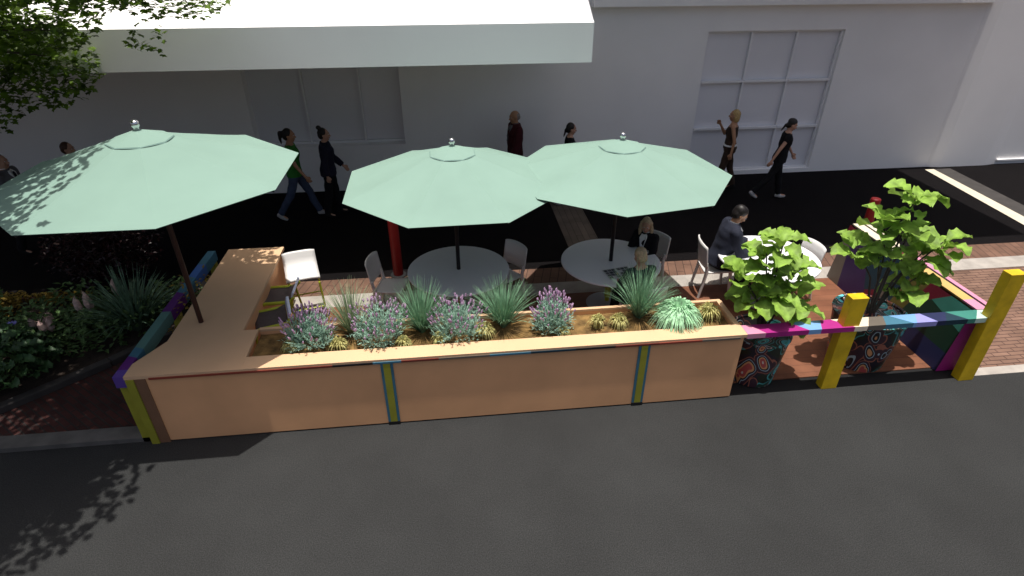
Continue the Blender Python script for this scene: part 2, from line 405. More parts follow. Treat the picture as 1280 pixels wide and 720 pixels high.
    if not strap:
        for s in (1, -1):
            shp, elb, wr = J['sh', s], J['el', s], J['wr', s]
            g = .9 if female else 1.08
            tm.capsule(sp(.462, s * sh_w * .55), shp, .052 * g + inf * .7, .054 * g + inf * .6)
            if sleeve <= .5: tm.tube([shp, shp.lerp(elb, sleeve * 2)], [.052 * g + inf, .047 * g + inf], 14)
            else:
                tm.capsule(shp, elb, .050 * g + inf, .042 * g + inf)
                tm.tube([elb, elb.lerp(wr, (sleeve - .5) * 2)], [.041 * g + inf, .034 * g + inf], 14)
    cloth = remeshed(tm, 'jacket' if jacket else 'top', top, root, .0135, 2, puff=.014)
    if inner:
        c = MB(); c.prism([sp(.51, -.05, .06), sp(.51, .05, .06), sp(.47, .06, .105), sp(.22, .012, .165), sp(.22, -.012, .165), sp(.47, -.06, .105)],
                          [sp(.53, -.04, .075), sp(.53, .04, .075), sp(.475, .055, .135), sp(.22, .01, .178), sp(.22, -.01, .178), sp(.475, -.055, .135)])
        c.build('shirt_front', inner, root)
        c = MB(); c.loft([[p for p in ring(.50, .068, .066, 0)], [p for p in ring(.555, .060, .062, 0)]]); c.build('collar', inner, root, True)
    if style == 'suit_tie' or inner == 'cloth_white' and not female:
        c = MB(); c.prism([sp(.49, -.016, .125), sp(.49, .016, .125), sp(.26, .02, .178), sp(.26, -.02, .178)], [sp(.49, -.016, .14), sp(.49, .016, .14), sp(.26, .02, .19), sp(.26, -.02, .19)])
        c.build('tie', 'cloth_tie', root)
    if belt:
        c = MB(); c.loft([ring(.055, .165, .122, 0, infl=.020), ring(.085, .158, .118, 0, infl=.020)]); c.build('belt', belt, root, True)
    for s in (1, -1):
        a = J['an', s]; d2 = J['ld', s]; fd = J['fd', s]
        c = MB(); c.capsule(a + d2 * .035 - fd * .025, a + d2 * .052 + fd * .05, .042, .040)
        c.capsule(a + d2 * .052 + fd * .03, a + d2 * .062 + fd * .125, .042, .030)
        c.capsule(a - d2 * .01, a + d2 * .04, .044, .042)
        remeshed(c, 'shoe', shoes, root, .012, 2)
    # --- hair
    hm = MB()
    if not bald:
        hm.ell(hd(0, -.030, .045), (.084, .094, .088), hr)
        hm.ell(hd(0, -.055, -.005), (.078, .066, .080), hr)
        if style == 'pony':
            hm.capsule(hd(0, -.115, .06), hd(0, -.15, .05), .028, .034)
            hm.capsule(hd(0, -.15, .05), hd(0, -.165, -.05), .034, .028); hm.capsule(hd(0, -.165, -.05), hd(0, -.15, -.16), .028, .008)
        if style == 'lowpony':
            hm.capsule(hd(0, -.115, -.03), hd(0, -.13, -.17), .026, .012)
        if style == 'bun':
            hm.ell(hd(0, -.085, .135), (.045, .045, .038), hr)
        if style == 'bob':
            hm.ell(hd(0, -.05, -.03), (.090, .072, .105), hr)
        if style == 'long':
            for s in (1, -1):
                hm.capsule(hd(s * .072, -.005, .05), hd(s * .088, -.005, -.10), .030, .036); hm.capsule(hd(s * .088, -.005, -.10), hd(s * .085, .03, -.22), .036, .022)
            hm.capsule(hd(0, -.07, 0), hd(0, -.09, -.2), .07, .05)
    else:
        hm.ell(hd(0, -.055, -.005), (.080, .062, .060), hr)
        hm.ell(hd(0, -.035, .035), (.080, .080, .066), hr)
    remeshed(hm, 'hair', hair, root, .012, 2, puff=.012)
    for s in (1, -1):
        e = MB(); e.ell(hd(s * .031, .079, .010), (.013, .007, .008), hr, 'cloth_white', 10, 6); e.ell(hd(s * .031, .0855, .010), (.0065, .003, .0065), hr, 'eye_dark', 8, 6)
        e.build('eye', None, root, True)
    e = MB(); e.ell(hd(0, .0845, -.058), (.024, .007, .009), hr); e.build('lips', 'lips', root, True)
    # stand on the sole
    low = min((J['an', s] + J['ld', s] * .055).z for s in (1, -1)) - .042
    if not sit: root.location.z += -low * k
    return root

W = PI / 2   # facing +X
person('woman with black ponytail in a green top, blue jeans and white shoes walking', (-2.92, 11.0, .012), W, 1.80, True, legs=((24, 2, 6), (-20, 2, 14)), arms=((-14, 8, 12), (16, 8, 18)), head=(2, 0),
       skin='skin_tan', hair='hair_black', style='pony', top='cloth_green', sleeve=.38, hem=-.06, trousers='cloth_jeans', shoes='cloth_shoe')
person('woman with a hair bun on top in a dark navy long-sleeved suit', (-2.30, 11.05, .012), W, 1.72, True, legs=((6, 2, 2), (-7, 2, 4)), arms=((14, 5, 30), (-4, 5, 8)), head=(0, 5),
       skin='skin', hair='hair_black', style='bun', top='cloth_navy', sleeve=.97, hem=-.10, trousers='cloth_black', shoes='cloth_darkshoe', jacket=True)
person('older balding man in a maroon jacket walking past behind two umbrellas', (1.38, 11.65, .012), -W + .25, 1.82, False, legs=((18, 3, 4), (-14, 3, 12)), arms=((10, 10, 18), (-12, 10, 12)), head=(6, 0),
       skin='skin_tan', hair='hair_grey', style='short', top='cloth_maroon', sleeve=.95, hem=-.14, trousers='cloth_grey', shoes='cloth_darkshoe', jacket=True, inner='cloth_grey', bald=True)
person('woman with dark low ponytail, only her head above the right umbrella', (2.40, 11.15, .012), W, 1.66, True, legs=((14, 2, 4), (-14, 2, 10)), arms=((12, 8, 14), (-10, 8, 12)), head=(8, 0),
       skin='skin', hair='hair_black', style='lowpony', top='cloth_black', sleeve=.4, hem=-.06, trousers='cloth_black', shoes='cloth_shoe')
person('blonde short-haired woman in brown strap top and white belt by the window', (5.93, 11.5, .012), -W - .5, 1.72, True, legs=((10, 3, 2), (-10, 3, 8)), arms=((-16, 10, 20), (34, 10, 118)), head=(0, -10),
       skin='skin_tan', hair='hair_blond', style='bob', top='cloth_brown', strap=True, hem=-.02, trousers='cloth_brown', shoes='cloth_darkshoe', belt='cloth_white')
person('woman all in black with tied black hair striding below the window', (6.72, 10.85, .012), W - .25, 1.70, True, lean=5, legs=((14, 3, 4), (-22, 3, 16)), arms=((26, 16, 8), (-32, 14, 6)), head=(16, 0),
       skin='skin', hair='hair_black', style='lowpony', top='cloth_black', sleeve=.22, hem=-.08, trousers='cloth_black', shoes='cloth_shoe')
person('brown-haired pedestrian, head just above the left umbrella canopy', (-6.62, 10.75, .012), W, 1.70, False, legs=((10, 3, 4), (-10, 3, 8)), hair='hair_brown', top='cloth_grey', sleeve=.4, trousers='cloth_jeans', shoes='cloth_darkshoe')
person('pedestrian in a grey jacket at the left edge of the photo', (-7.28, 10.05, .012), W, 1.74, False, legs=((10, 3, 4), (-10, 3, 8)), hair='hair_grey', top='cloth_grey', sleeve=.95, trousers='cloth_black', shoes='cloth_darkshoe', jacket=True, inner='cloth_white')
person('man in a dark suit sitting at the sunlit white table looking down', (3.98, 7.42, .012), W - .12, 1.88, False, sit=True, lean=14, legs=((84, 5, 82), (78, 6, 72)), arms=((36, 10, 62), (34, 10, 66)), head=(22, 0),
       skin='skin_tan', hair='hair_black', style='suit_tie', top='cloth_suit', sleeve=.95, hem=-.08, trousers='cloth_black', shoes='cloth_darkshoe', jacket=True, inner='cloth_white')
person('long-haired blonde woman in black jacket sitting behind the shaded table', (2.92, 7.66, .012), -.75, 1.58, True, sit=True, lean=6, legs=((86, 5, 86), (84, 5, 84)), arms=((34, 8, 60), (30, 8, 62)), head=(6, 18),
       skin='skin', hair='hair_pale', style='long', top='cloth_black', sleeve=.95, hem=-.06, trousers='cloth_black', shoes='cloth_darkshoe', jacket=True, inner='cloth_white')
person('pale-haired person seen from behind sitting over a newspaper at the table', (2.46, 6.42, .012), PI + .25, 1.68, False, sit=True, lean=8, legs=((86, 5, 86), (84, 5, 84)), arms=((34, 8, 58), (32, 8, 60)), head=(14, 0),
       skin='skin', hair='hair_pale', style='short', top='cloth_teal', sleeve=.6, hem=-.05, trousers='cloth_black', shoes='cloth_darkshoe')

# ------------------------------------------------------------------ THE SETTING
def sheet(name, pts, z, m, kind='structure'):
    o = MB().add([(x, y, z) for x, y in pts], [tuple(range(len(pts)))]).build(name, m); o['kind'] = kind; return o
def slab(name, x0, x1, y0, y1, z0, z1, m):
    o = MB().box(x0, x1, y0, y1, z0, z1).build(name, m); o['kind'] = 'structure'; return o
sheet('ground', [(-220, -220), (220, -220), (220, 220), (-220, 220)], -0.03, 'earth')
sheet('street', [(-60, -40), (60, -40), (60, 5.06), (-60, 5.06)], 0.0, 'asphalt')
sheet('gap_shade', [(-3.44, 5.06), (6.34, 5.06), (6.34, 5.28), (-3.44, 5.28)], -0.004, 'black_gap')  # black colour paints the shade in the gap before the deck
slab('deck', -2.46, 6.34, 5.28, 7.60, -0.02, 0.010, 'deck_timber')
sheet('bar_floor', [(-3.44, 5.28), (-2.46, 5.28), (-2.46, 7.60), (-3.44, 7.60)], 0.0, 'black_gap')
slab('kerb', -3.44, 60, 7.60, 7.95, -0.02, 0.014, 'kerb')
sheet('brick_strip', [(-3.44, 7.95), (60, 7.95), (60, 8.44), (-3.44, 8.44)], 0.008, 'brick_plank')
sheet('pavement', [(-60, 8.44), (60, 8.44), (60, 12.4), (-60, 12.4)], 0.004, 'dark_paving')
sheet('parking_bay', [(6.34, 5.20), (60, 5.20), (60, 7.60), (6.34, 7.60)], 0.004, 'brick_brown')
slab('kerb_edging', 6.34, 60, 5.06, 5.20, -0.02, 0.012, 'kerb')
slab('kerb_edging', -60, -3.44, 5.06, 5.26, -0.02, 0.060, 'kerb_shaded')
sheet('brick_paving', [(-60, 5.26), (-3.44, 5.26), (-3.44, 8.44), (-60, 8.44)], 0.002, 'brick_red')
sheet('path', [(2.05, 8.46), (2.66, 8.46), (2.66, 11.45), (2.05, 11.45)], 0.012, 'path_plank')
sheet('lit_shaded_strip', [(10.93, 8.46), (11.25, 8.46), (11.55, 12.2), (11.32, 12.2)], 0.012, 'sunlit_stone')  # sunlit half of the strip, sunlight put into the pale colour
sheet('lit_shaded_strip', [(11.25, 8.46), (11.70, 8.46), (11.98, 12.2), (11.55, 12.2)], 0.0125, 'grey_and_shaded_stone')  # shaded half of the same strip, shade put into the dark colour
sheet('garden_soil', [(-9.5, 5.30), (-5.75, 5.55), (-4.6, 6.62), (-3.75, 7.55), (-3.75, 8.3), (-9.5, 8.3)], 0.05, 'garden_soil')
g = MB()
gp = [(-9.5, 5.28), (-5.75, 5.53), (-4.58, 6.58), (-3.70, 7.52)]
for a, b in zip(gp, gp[1:]):
    d = Vector((b[0] - a[0], b[1] - a[1], 0)).normalized(); q = Vector((d.y, -d.x, 0)) * .12
    A, Bv = Vector((*a, 0)), Vector((*b, 0))
    g.prism([A, A + q, Bv + q, Bv], [p + Vector((0, 0, .09)) for p in (A, A + q, Bv + q, Bv)])
tag(g.build('garden_edging', 'grey_and_shaded_stone', bevel=.01), 'low dark stone edging running diagonally along the garden bed', 'garden edging')

# ------------------------------------------------------------------ BUILDING
bd = thing('shopfront_building', 'large plain white shopfront building with flat awning behind the street', 'building', (0, 12.4, 0))
def bpart(mb, name, m, **k):
    for i, v in enumerate(mb.v): mb.v[i] = (v[0], v[1] - 12.4, v[2])
    return mb.build(name, m, k.pop('parent', bd), **k)
wb = MB(); Y0, Y1 = 12.4, 12.9
wx = [-30, -3.95, -0.9, 5.45, 8.45, 40]
wb.box(-30, -3.95, Y0, Y1, 0, 8.6)
wb.box(-3.95, -0.9, Y0, Y1, 0, 1.0); wb.box(-3.95, -0.9, Y0, Y1, 2.85, 8.6)
wb.box(-0.9, 5.45, Y0, Y1, 0, 8.6)
wb.box(5.45, 8.45, Y0, Y1, 0, 0.10); wb.box(5.45, 8.45, Y0, Y1, 3.12, 8.6)
wb.box(8.45, 40, Y0, Y1, 0, 8.6)
bpart(wb, 'wall', 'white_wall')
pl = MB(); pl.prism([(11.5, 12.399, 0), (11.8, 12.34, 0), (13.0, 12.34, 0), (13.3, 12.399, 0)], [(11.5, 12.399, 8.5), (11.8, 12.34, 8.5), (13.0, 12.34, 8.5), (13.3, 12.399, 8.5)])
bpart(pl, 'pilaster', 'white_wall')
bpart(MB().box(13.31, 40, 12.35, 12.399, 0.09, 0.13), 'plinth', 'white_wall')
bpart(MB().box(2.95, 11.6, 12.16, 12.398, 3.62, 3.80), 'ledge', 'white_wall')
aw = MB(); prof = [(8.56, 3.26), (8.56, 3.78), (9.6, 4.36), (12.396, 4.36), (12.396, 3.26)]
aw.prism([(-30, y, z) for y, z in prof], [(2.10, y, z) for y, z in prof])
bpart(aw, 'awning', 'white_wall')
bpart(MB().box(2.11, 10.7, 8.47, 12.39, 7.5, 7.72), 'unseen_shade_roof', 'white_wall')  # unseen roof, added to shade the pavement and the people
# large nine-pane window
wf = MB(); d0, d1 = 12.47, 12.53
for x in (5.45, 6.43, 7.43, 8.41): wf.box(x, x + .04, d0, d1, .10, 3.12)
for x0, x1 in ((5.49, 6.43), (6.47, 7.43), (7.47, 8.41)):
    for z in (1.06, 2.08): wf.box(x0, x1, d0 - .03, d1, z, z + .045)
    wf.box(x0, x1, d0, d1, .10, .14); wf.box(x0, x1, d0, d1, 3.08, 3.12)
win = bpart(wf, 'window_frame', 'window_frame')
bpart(MB().box(5.46, 8.44, 12.54, 12.56, .105, 3.115), 'pane', 'pane', parent=win)
# display window under the awning
wf = MB()
for x in (-2.88, -1.75): wf.box(x, x + .035, 12.56, 12.66, 1.0, 2.85)
wf.box(-3.945, -2.88, 12.60, 12.66, 1.002, 1.05); wf.box(-2.845, -1.75, 12.60, 12.66, 1.002, 1.05); wf.box(-1.715, -.905, 12.60, 12.66, 1.002, 1.05)
win = bpart(wf, 'window_frame', 'window_frame')
bpart(MB().box(-3.945, -.905, 12.67, 12.69, 1.002, 2.848), 'pane', 'pane', parent=win)

# ------------------------------------------------------------------ PARKLET: bar, planter, rails
T0, T1 = .90, .94
pk = thing('planter_bar', 'tan L-shaped bar counter joined to a long planter trough along the street', 'planter bar', (-.1, 5.05, 0))
def pp(mb, name, m=None, parent=None, **k):
    for i, v in enumerate(mb.v): mb.v[i] = (v[0] + .1, v[1] - 5.05, v[2])
    return mb.build(name, m, parent or pk, **k)
pp(MB().box(-3.44, 3.22, 5.035, 5.075, 0.02, T0 - .002), 'front_panel', 'tan_panel')
ct = MB(); ct.prism([(-3.44, 5.025, T0), (-2.28, 5.025, T0), (-2.28, 5.75, T0), (-2.45, 5.75, T0), (-2.45, 7.85, T0), (-3.22, 7.85, T0), (-3.23, 5.62, T0), (-3.44, 5.24, T0)],
                    [(-3.44, 5.025, T1), (-2.28, 5.025, T1), (-2.28, 5.75, T1), (-2.45, 5.75, T1), (-2.45, 7.85, T1), (-3.22, 7.85, T1), (-3.23, 5.62, T1), (-3.44, 5.24, T1)])
pp(ct, 'counter_top', 'tan_top')
pp(MB().box(-3.19, -2.48, 5.50, 7.82, 0.01, T0 - .002), 'counter_base', 'tan_panel')
cp = MB(); cp.box(-2.279, 3.25, 5.025, 5.235, T0, T1); cp.box(-2.279, 3.25, 5.755, 5.80, T0, T1 - .01); cp.box(3.19, 3.25, 5.235, 5.755, T0, T1 - .002)
pp(cp, 'planter_cap', 'tan_top')
pw = MB(); pw.box(-2.279, 3.20, 5.757, 5.795, 0.011, T0); pw.box(3.20, 3.24, 5.076, 5.795, 0.011, T0)
pp(pw, 'planter_wall', 'tan_panel')
sl = MB(); NX, NY = 90, 9
vs = []; 
for j in range(NY + 1):
    for i in range(NX + 1):
        x = -2.27 + 5.46 * i / NX; y = 5.236 + .519 * j / NY
        vs.append((x, y, .855 + .022 * noise.noise(Vector((x * 3, y * 3, 1))) + .012 * noise.noise(Vector((x * 11, y * 11, 4)))))
sl.add(vs, [(j * (NX + 1) + i, j * (NX + 1) + i + 1, (j + 1) * (NX + 1) + i + 1, (j + 1) * (NX + 1) + i) for j in range(NY) for i in range(NX)])
pp(sl, 'soil', 'soil', smooth=True)
for x in (-.79, 2.06):
    p_ = MB(); p_.box(x - .038, x + .038, 5.018, 5.034, .05, T0 - .004)
    po = pp(p_, 'pilaster', 'olive_paint')
    s_ = MB(); s_.box(x - .066, x - .039, 5.022, 5.034, .05, T0 - .004); s_.box(x + .039, x + .066, 5.022, 5.034, .05, T0 - .004)
    pp(s_, 'edge_stripe', 'paint_steel', po)
    pp(MB().box(x - .066, x + .066, 5.016, 5.034, .004, .048), 'pilaster_foot', 'black_gap', po)
pp(MB().box(-3.43, -3.35, 5.012, 5.034, .0, T0 - .004), 'corner_post', 'olive_paint')
pp(MB().box(-3.348, -3.24, 5.024, 5.034, .0, T0 - .004), 'recess_shade_strip', 'paint_shadebrown')  # brown colour paints the shade of a recess beside the post
ed = MB()
x = -3.2
for ln, c in ((1.35, 'rust'), (.5, 'brick'), (.42, 'black'), (.3, 'steel'), (.4, 'brick'), (.55, 'taupe'), (.45, 'steel'), (.5, 'petrol'), (.45, 'black'), (.5, 'brick'), (.5, 'rust'), (.45, 'taupe')):
    ed.box(x, min(x + ln, 3.2), 5.016, 5.0245, T0 - .012, T0 + .012, 'paint_' + c); x += ln
pp(ed, 'edge_trim')

def striped_bar(name, parent, P, u, n, width, z0, z1, stripes):
    """bar from P along unit u; n = across; stripes = [(end, slant, colour)]"""
    mb = MB(); P = Vector(P); u = Vector(u); n = Vector(n)
    s0, k0 = 0, 0
    for s1, k1, c in stripes:
        a = P + u * (s0 - k0); b = P + u * (s1 - k1); d = P + u * (s1 + k1) + n * width; e = P + u * (s0 + k0) + n * width
        mb.prism([Vector((q.x, q.y, z0)) for q in (a, b, d, e)], [Vector((q.x, q.y, z1)) for q in (a, b, d, e)], 'paint_' + c)
        s0, k0 = s1, k1
    return mb.build(name, None, parent)
rr = thing('painted_railing', 'multicoloured top rail on two yellow posts in front of the patterned pots', 'railing', (0, 0, 0))
striped_bar('rail', rr, (3.252, 5.03, 0), (1, 0, 0), (0, 1, 0), .175, .875, T1,
            [(.16, -.06, 'pink'), (.66, -.08, 'magenta'), (.93, .04, 'sky'), (1.20, -.10, 'magenta'), (1.52, .06, 'cream'), (1.72, .04, 'taupe'), (1.93, -.10, 'steel'), (2.12, .05, 'sky'), (2.28, -.05, 'lilac'), (2.50, .06, 'navy'),
             (2.64, -.08, 'petrol'), (2.90, .08, 'teal'), (3.16, 0, 'mint')])
MB().box(4.41, 4.61, 5.045, 5.165, 0.0, 1.32).build('post', 'yellow_paint', rr, bevel=.006)
MB().box(6.20, 6.40, 5.0, 5.125, 0.0, 1.54).build('post', 'yellow_paint', rr, bevel=.006, loc=(.015, 0, 0))
lr = thing('painted_railing', 'purple and teal top rail along the left edge of the bar counter', 'railing', (0, 0, 0))
ul = Vector((0.045, 2.76, 0)).normalized(); nl = Vector((-ul.y, ul.x, 0))
striped_bar('rail', lr, (-3.442, 5.03, 0), ul, nl, .105, .80, T1,
            [(.12, 0, 'violet'), (.34, .02, 'purple'), (.50, .02, 'steel'), (1.22, .0, 'greyteal'), (1.66, .02, 'purple'), (2.05, .02, 'steel'), (2.4, .0, 'cobalt'), (2.80, 0, 'steel')])
for yy in (5.06, 6.4, 7.72):
    xx = -3.442 + .0163 * (yy - 5.03); MB().box(xx - .095, xx - .012, yy, yy + .09, 0, .799).build('post', 'olive_paint', lr)
# end wall, painted in polygons, leaning outwards
ew = thing('painted_end_wall', 'low end wall painted in dark multicoloured polygons at the right end', 'painted wall', (6.2, 6.4, 0))
def EW(s, t): return Vector((6.06 + .12 * t - 6.2, 5.2 + 2.45 * s - 6.4, .012 + .918 * t))
polys = [('crimson', [(1, 1), (.93, 1), (.93, .75), (1, .75)]), ('taupe', [(1, .75), (.93, .75), (.88, 0), (1, 0)]), ('plum', [(.93, 1), (.80, 1), (.62, 0), (.88, 0), (.93, .75)]),
         ('petrol', [(.80, 1), (.58, 1), (.58, .4), (.667, .26)]), ('crimson', [(.667, .26), (.58, .4), (.5, 0), (.62, 0)]), ('taupe', [(.58, .4), (.58, .7), (.35, 0), (.5, 0)]),
         ('petrol', [(.58, 1), (.40, 1), (.465, .35), (.58, .7)]), ('olive', [(.40, 1), (.28, 1), (.399, .15), (.465, .35)]), ('crimson', [(.28, 1), (.14, 1), (.343, .55)]),
         ('teal', [(.14, 1), (0, 1), (0, .65), (.23, .8)]), ('green', [(.23, .8), (0, .65), (0, .3), (.375, .32), (.343, .55)]), ('navy', [(.375, .32), (0, .3), (0, 0), (.35, 0), (.399, .15)])]
eb = MB()
for c, ps in polys: eb.add([EW(*p) for p in ps], [tuple(range(len(ps)))], 'paint_' + c)
a0, a1, b0, b1 = EW(0, 0), EW(0, 1), EW(1, 0), EW(1, 1)
ox = Vector((6.47 - 6.2, 0, 0))
o0, o1, p0, p1 = (Vector((ox.x, q.y, q.z)) for q in (a0, a1, b0, b1))
eb.add([a0, o0, o1, a1], [(0, 1, 2, 3)], 'paint_magenta'); eb.add([b0, b1, p1, p0], [(0, 1, 2, 3)], 'paint_brick'); eb.add([o0, p0, p1, o1], [(0, 1, 2, 3)], 'paint_sand')
eb.build('wall', None, ew)
cb = MB()
ys = [(-1.2, -.98, 'pink'), (-.98, -.55, 'sand'), (-.55, -.2, 'sand'), (-.2, .35, 'crimson'), (.35, 1.25, 'cream')]
for y0, y1, c in ys:
    cb.box(.02, .165, y0, y1, .931, .95, 'paint_' + c); cb.box(.205, .27, y0, y1, .931, .95, 'paint_' + ('pink' if c != 'cream' else 'cream'))
cb.box(.166, .204, -1.2, 1.25, .931, .94, 'paint_black')
cb.build('coping', None, ew)
# red bollards on the pavement edge
for (x, y, lab) in ((-.93, 8.47, 'red bollard half hidden behind the middle umbrella'), (7.12, 8.42, 'red bollard behind the right hand fig plant')):
    b_ = thing('bollard', lab, 'bollard', (x, y, .008), 0, 'red bollards on the pavement edge')
    MB().lathe([(.08, 0), (.08, .98), (.076, 1.0), (.066, 1.008), (.02, 1.01)], 20).build('post', 'red_paint', b_, True)
    MB().lathe([(.13, 0), (.13, .02), (.105, .03)], 20).build('base', 'black_gap', b_, True)

# ------------------------------------------------------------------ UMBRELLAS
def make_umbrella(label, loc, rot, top, edge, Rr, base_z):
    """canopy apex at z=top, rim at z=edge (relative to loc), octagon corners at rot + 45k"""
    u = thing('market_umbrella', label, 'umbrella', loc, rot, 'mint green parklet umbrellas')
    cv = MB(); NS, ND = 6, 8; rings = []
    ang = [R(45 * k) for k in range(8)]
    for j in range(ND + 1):
        t = .17 + (1 - .17) * j / ND; ring = []
        for k in range(8):
            A = Vector((math.cos(ang[k]), math.sin(ang[k]), 0)); B_ = Vector((math.cos(ang[k] + R(45)), math.sin(ang[k] + R(45)), 0))
            for i in range(NS):
                q = A.lerp(B_, i / NS) * t * Rr
                sag = math.sin(PI * i / NS) * .042 * t * max(0, 1 - t ** 3)
                wr_ = .009 * (1 - t ** 4) * noise.noise(Vector((q.x * 2.4 + loc[0], q.y * 2.4, 3.3)))
                ring.append((q.x, q.y, edge + (top - edge) * (1 - t) ** 1.08 - sag + wr_))
        rings.append(ring)
    n = 8 * NS; vs = [p for r in rings for p in r]; fs = []
    for j in range(ND):
        for k in range(n): fs.append((j * n + k, (j + 1) * n + k, (j + 1) * n + (k + 1) % n, j * n + (k + 1) % n))
    cv.add(vs, fs, 'mint_canvas')
    lo = [(p[0] * .998, p[1] * .998, p[2] - .006) for p in vs]
    cv.add(lo, [tuple(reversed(f)) for f in fs], 'mint_canvas')
    e0 = ND * n
    cv.add([vs[e0 + k] for k in range(n)] + [lo[e0 + k] for k in range(n)], [(k, n + k, n + (k + 1) % n, (k + 1) % n) for k in range(n)], 'mint_canvas')
    c = cv.build('canopy', None, u, True, angle=7)
    vm = MB()
    a_ = top + .004
    for k in range(8):
        A = Vector((math.cos(ang[k]), math.sin(ang[k]), 0)); B_ = Vector((math.cos(ang[k] + R(45)), math.sin(ang[k] + R(45)), 0))
        r_ = Rr * .205; z_ = edge + (top - edge) * (1 - .205) ** 1.08 + .007
        vm.add([(0, 0, a_), (A.x * r_, A.y * r_, z_), (B_.x * r_, B_.y * r_, z_)], [(0, 1, 2)], 'mint_canvas')
        r2 = r_ + .009
        vm.add([(A.x * r_, A.y * r_, z_), (A.x * r2, A.y * r2, z_ - .006), (B_.x * r2, B_.y * r2, z_ - .012), (B_.x * r_, B_.y * r_, z_)], [(0, 1, 2, 3)], 'canvas_seam')
    vm.build('vent_cap', None, u)
    MB().lathe([(.022, top - .01), (.026, top + .02), (.036, top + .03), (.042, top + .05), (.036, top + .075), (.02, top + .088), (.004, top + .092)], 16).build('finial', 'chrome', u, True)
    MB().lathe([(.028, base_z), (.028, top - .02)], 14).build('pole', 'dark_pole' if base_z > .5 else 'black_pole', u, True)
    MB().lathe([(.045, top - .42), (.05, top - .40), (.05, top - .33), (.04, top - .31)], 14).build('runner', 'black_pole', u, True)
    rib = MB(); q0 = Vector((.05, 0, top - .08)); q1 = Vector((Rr * .985, 0, edge - .022))
    rib.tube([q0, q0.lerp(q1, .5) - Vector((0, 0, .02)), q1], .009, 6); rib.tube([(.05, 0, top - .36), q0.lerp(q1, .5) - Vector((0, 0, .03))], .008, 6)
    rm = rib.mesh('rib'); rm.materials.append(M['black_pole'])
    for k in range(8):
        o = bpy.data.objects.new('rib', rm); COL.objects.link(o); o.parent = u; o.rotation_euler = (0, 0, ang[k])
    return u
UP = [(.05, 7.25), (2.26, 7.25)]
make_umbrella('large mint umbrella at left with dappled leaf shade, its pole through the bar counter', (-2.98, 5.97, 0), R(22.5), 3.20, 2.74, 1.44, .945)
make_umbrella('mint umbrella in the middle over the round table beside the red bollard', (UP[0][0], UP[0][1], 0), R(23.5), 2.54, 2.06, 1.47, .02)
make_umbrella('mint umbrella at right over the table with the two seated people', (UP[1][0], UP[1][1], 0), R(33), 2.54, 2.10, 1.47, .02)

# ------------------------------------------------------------------ TABLES
def make_table(label, loc):
    t = thing('round_table', label, 'table', loc, 0, 'round white parklet tables')
    MB().lathe([(.045, .705), (.70, .705), (.72, .715), (.72, .732), (.712, .74), (.032, .74)], 64).build('tabletop', 'table_white', t, True)
    MB().lathe([(.034, .03), (.034, .12), (.045, .13), (.045, .69), (.12, .704), (.05, .7045)], 20).build('pedestal', 'lime_metal', t, True)
    MB().lathe([(.034, .0), (.30, 0), (.31, .012), (.29, .03), (.06, .05), (.034, .06)], 40).build('base', 'table_base', t, True)
    return t
T_ = make_table('round white table shaded by the middle umbrella', (.05, 7.25, .012))
dup(T_, (2.26, 7.25, .012), 0, 'round white table with a newspaper shaded by the right umbrella')
dup(T_, (4.60, 7.10, .012), 0, 'round white table in full sun behind the first fig plant')
npz = .754
nw = MB()
for q, (a, b) in enumerate(((-.20, 0), (0, .20))):
    nw.add([(a, -.14, 0.004 * (1 - q) + .001), (b, -.14, .001 + .004 * q), (b, .14, .001 + .004 * q), (a, .14, 0.004 * (1 - q) + .001)], [(0, 1, 2, 3)], 'paper')
for q in range(2):
    for r_ in range(4):
        for c_ in range(3):
            if (q, r_, c_) in ((0, 0, 1), (1, 2, 0)): continue
            x0 = -.185 + q * .2 + c_ * .058; y0 = -.12 + r_ * .062
            nw.add([(x0, y0, .0075), (x0 + .048, y0, .0075), (x0 + .048, y0 + .05, .0075), (x0, y0 + .05, .0075)], [(0, 1, 2, 3)], 'ink' if (q + r_ + c_) % 2 else 'cloth_grey')
o = nw.build('newspaper', None, None, loc=(2.28, 6.88, npz)); o.rotation_euler = (0, 0, .2)
o.modifiers.new('t', 'SOLIDIFY').thickness = .002
tag(o, 'open printed newspaper lying on the table before the pale-haired person', 'newspaper')

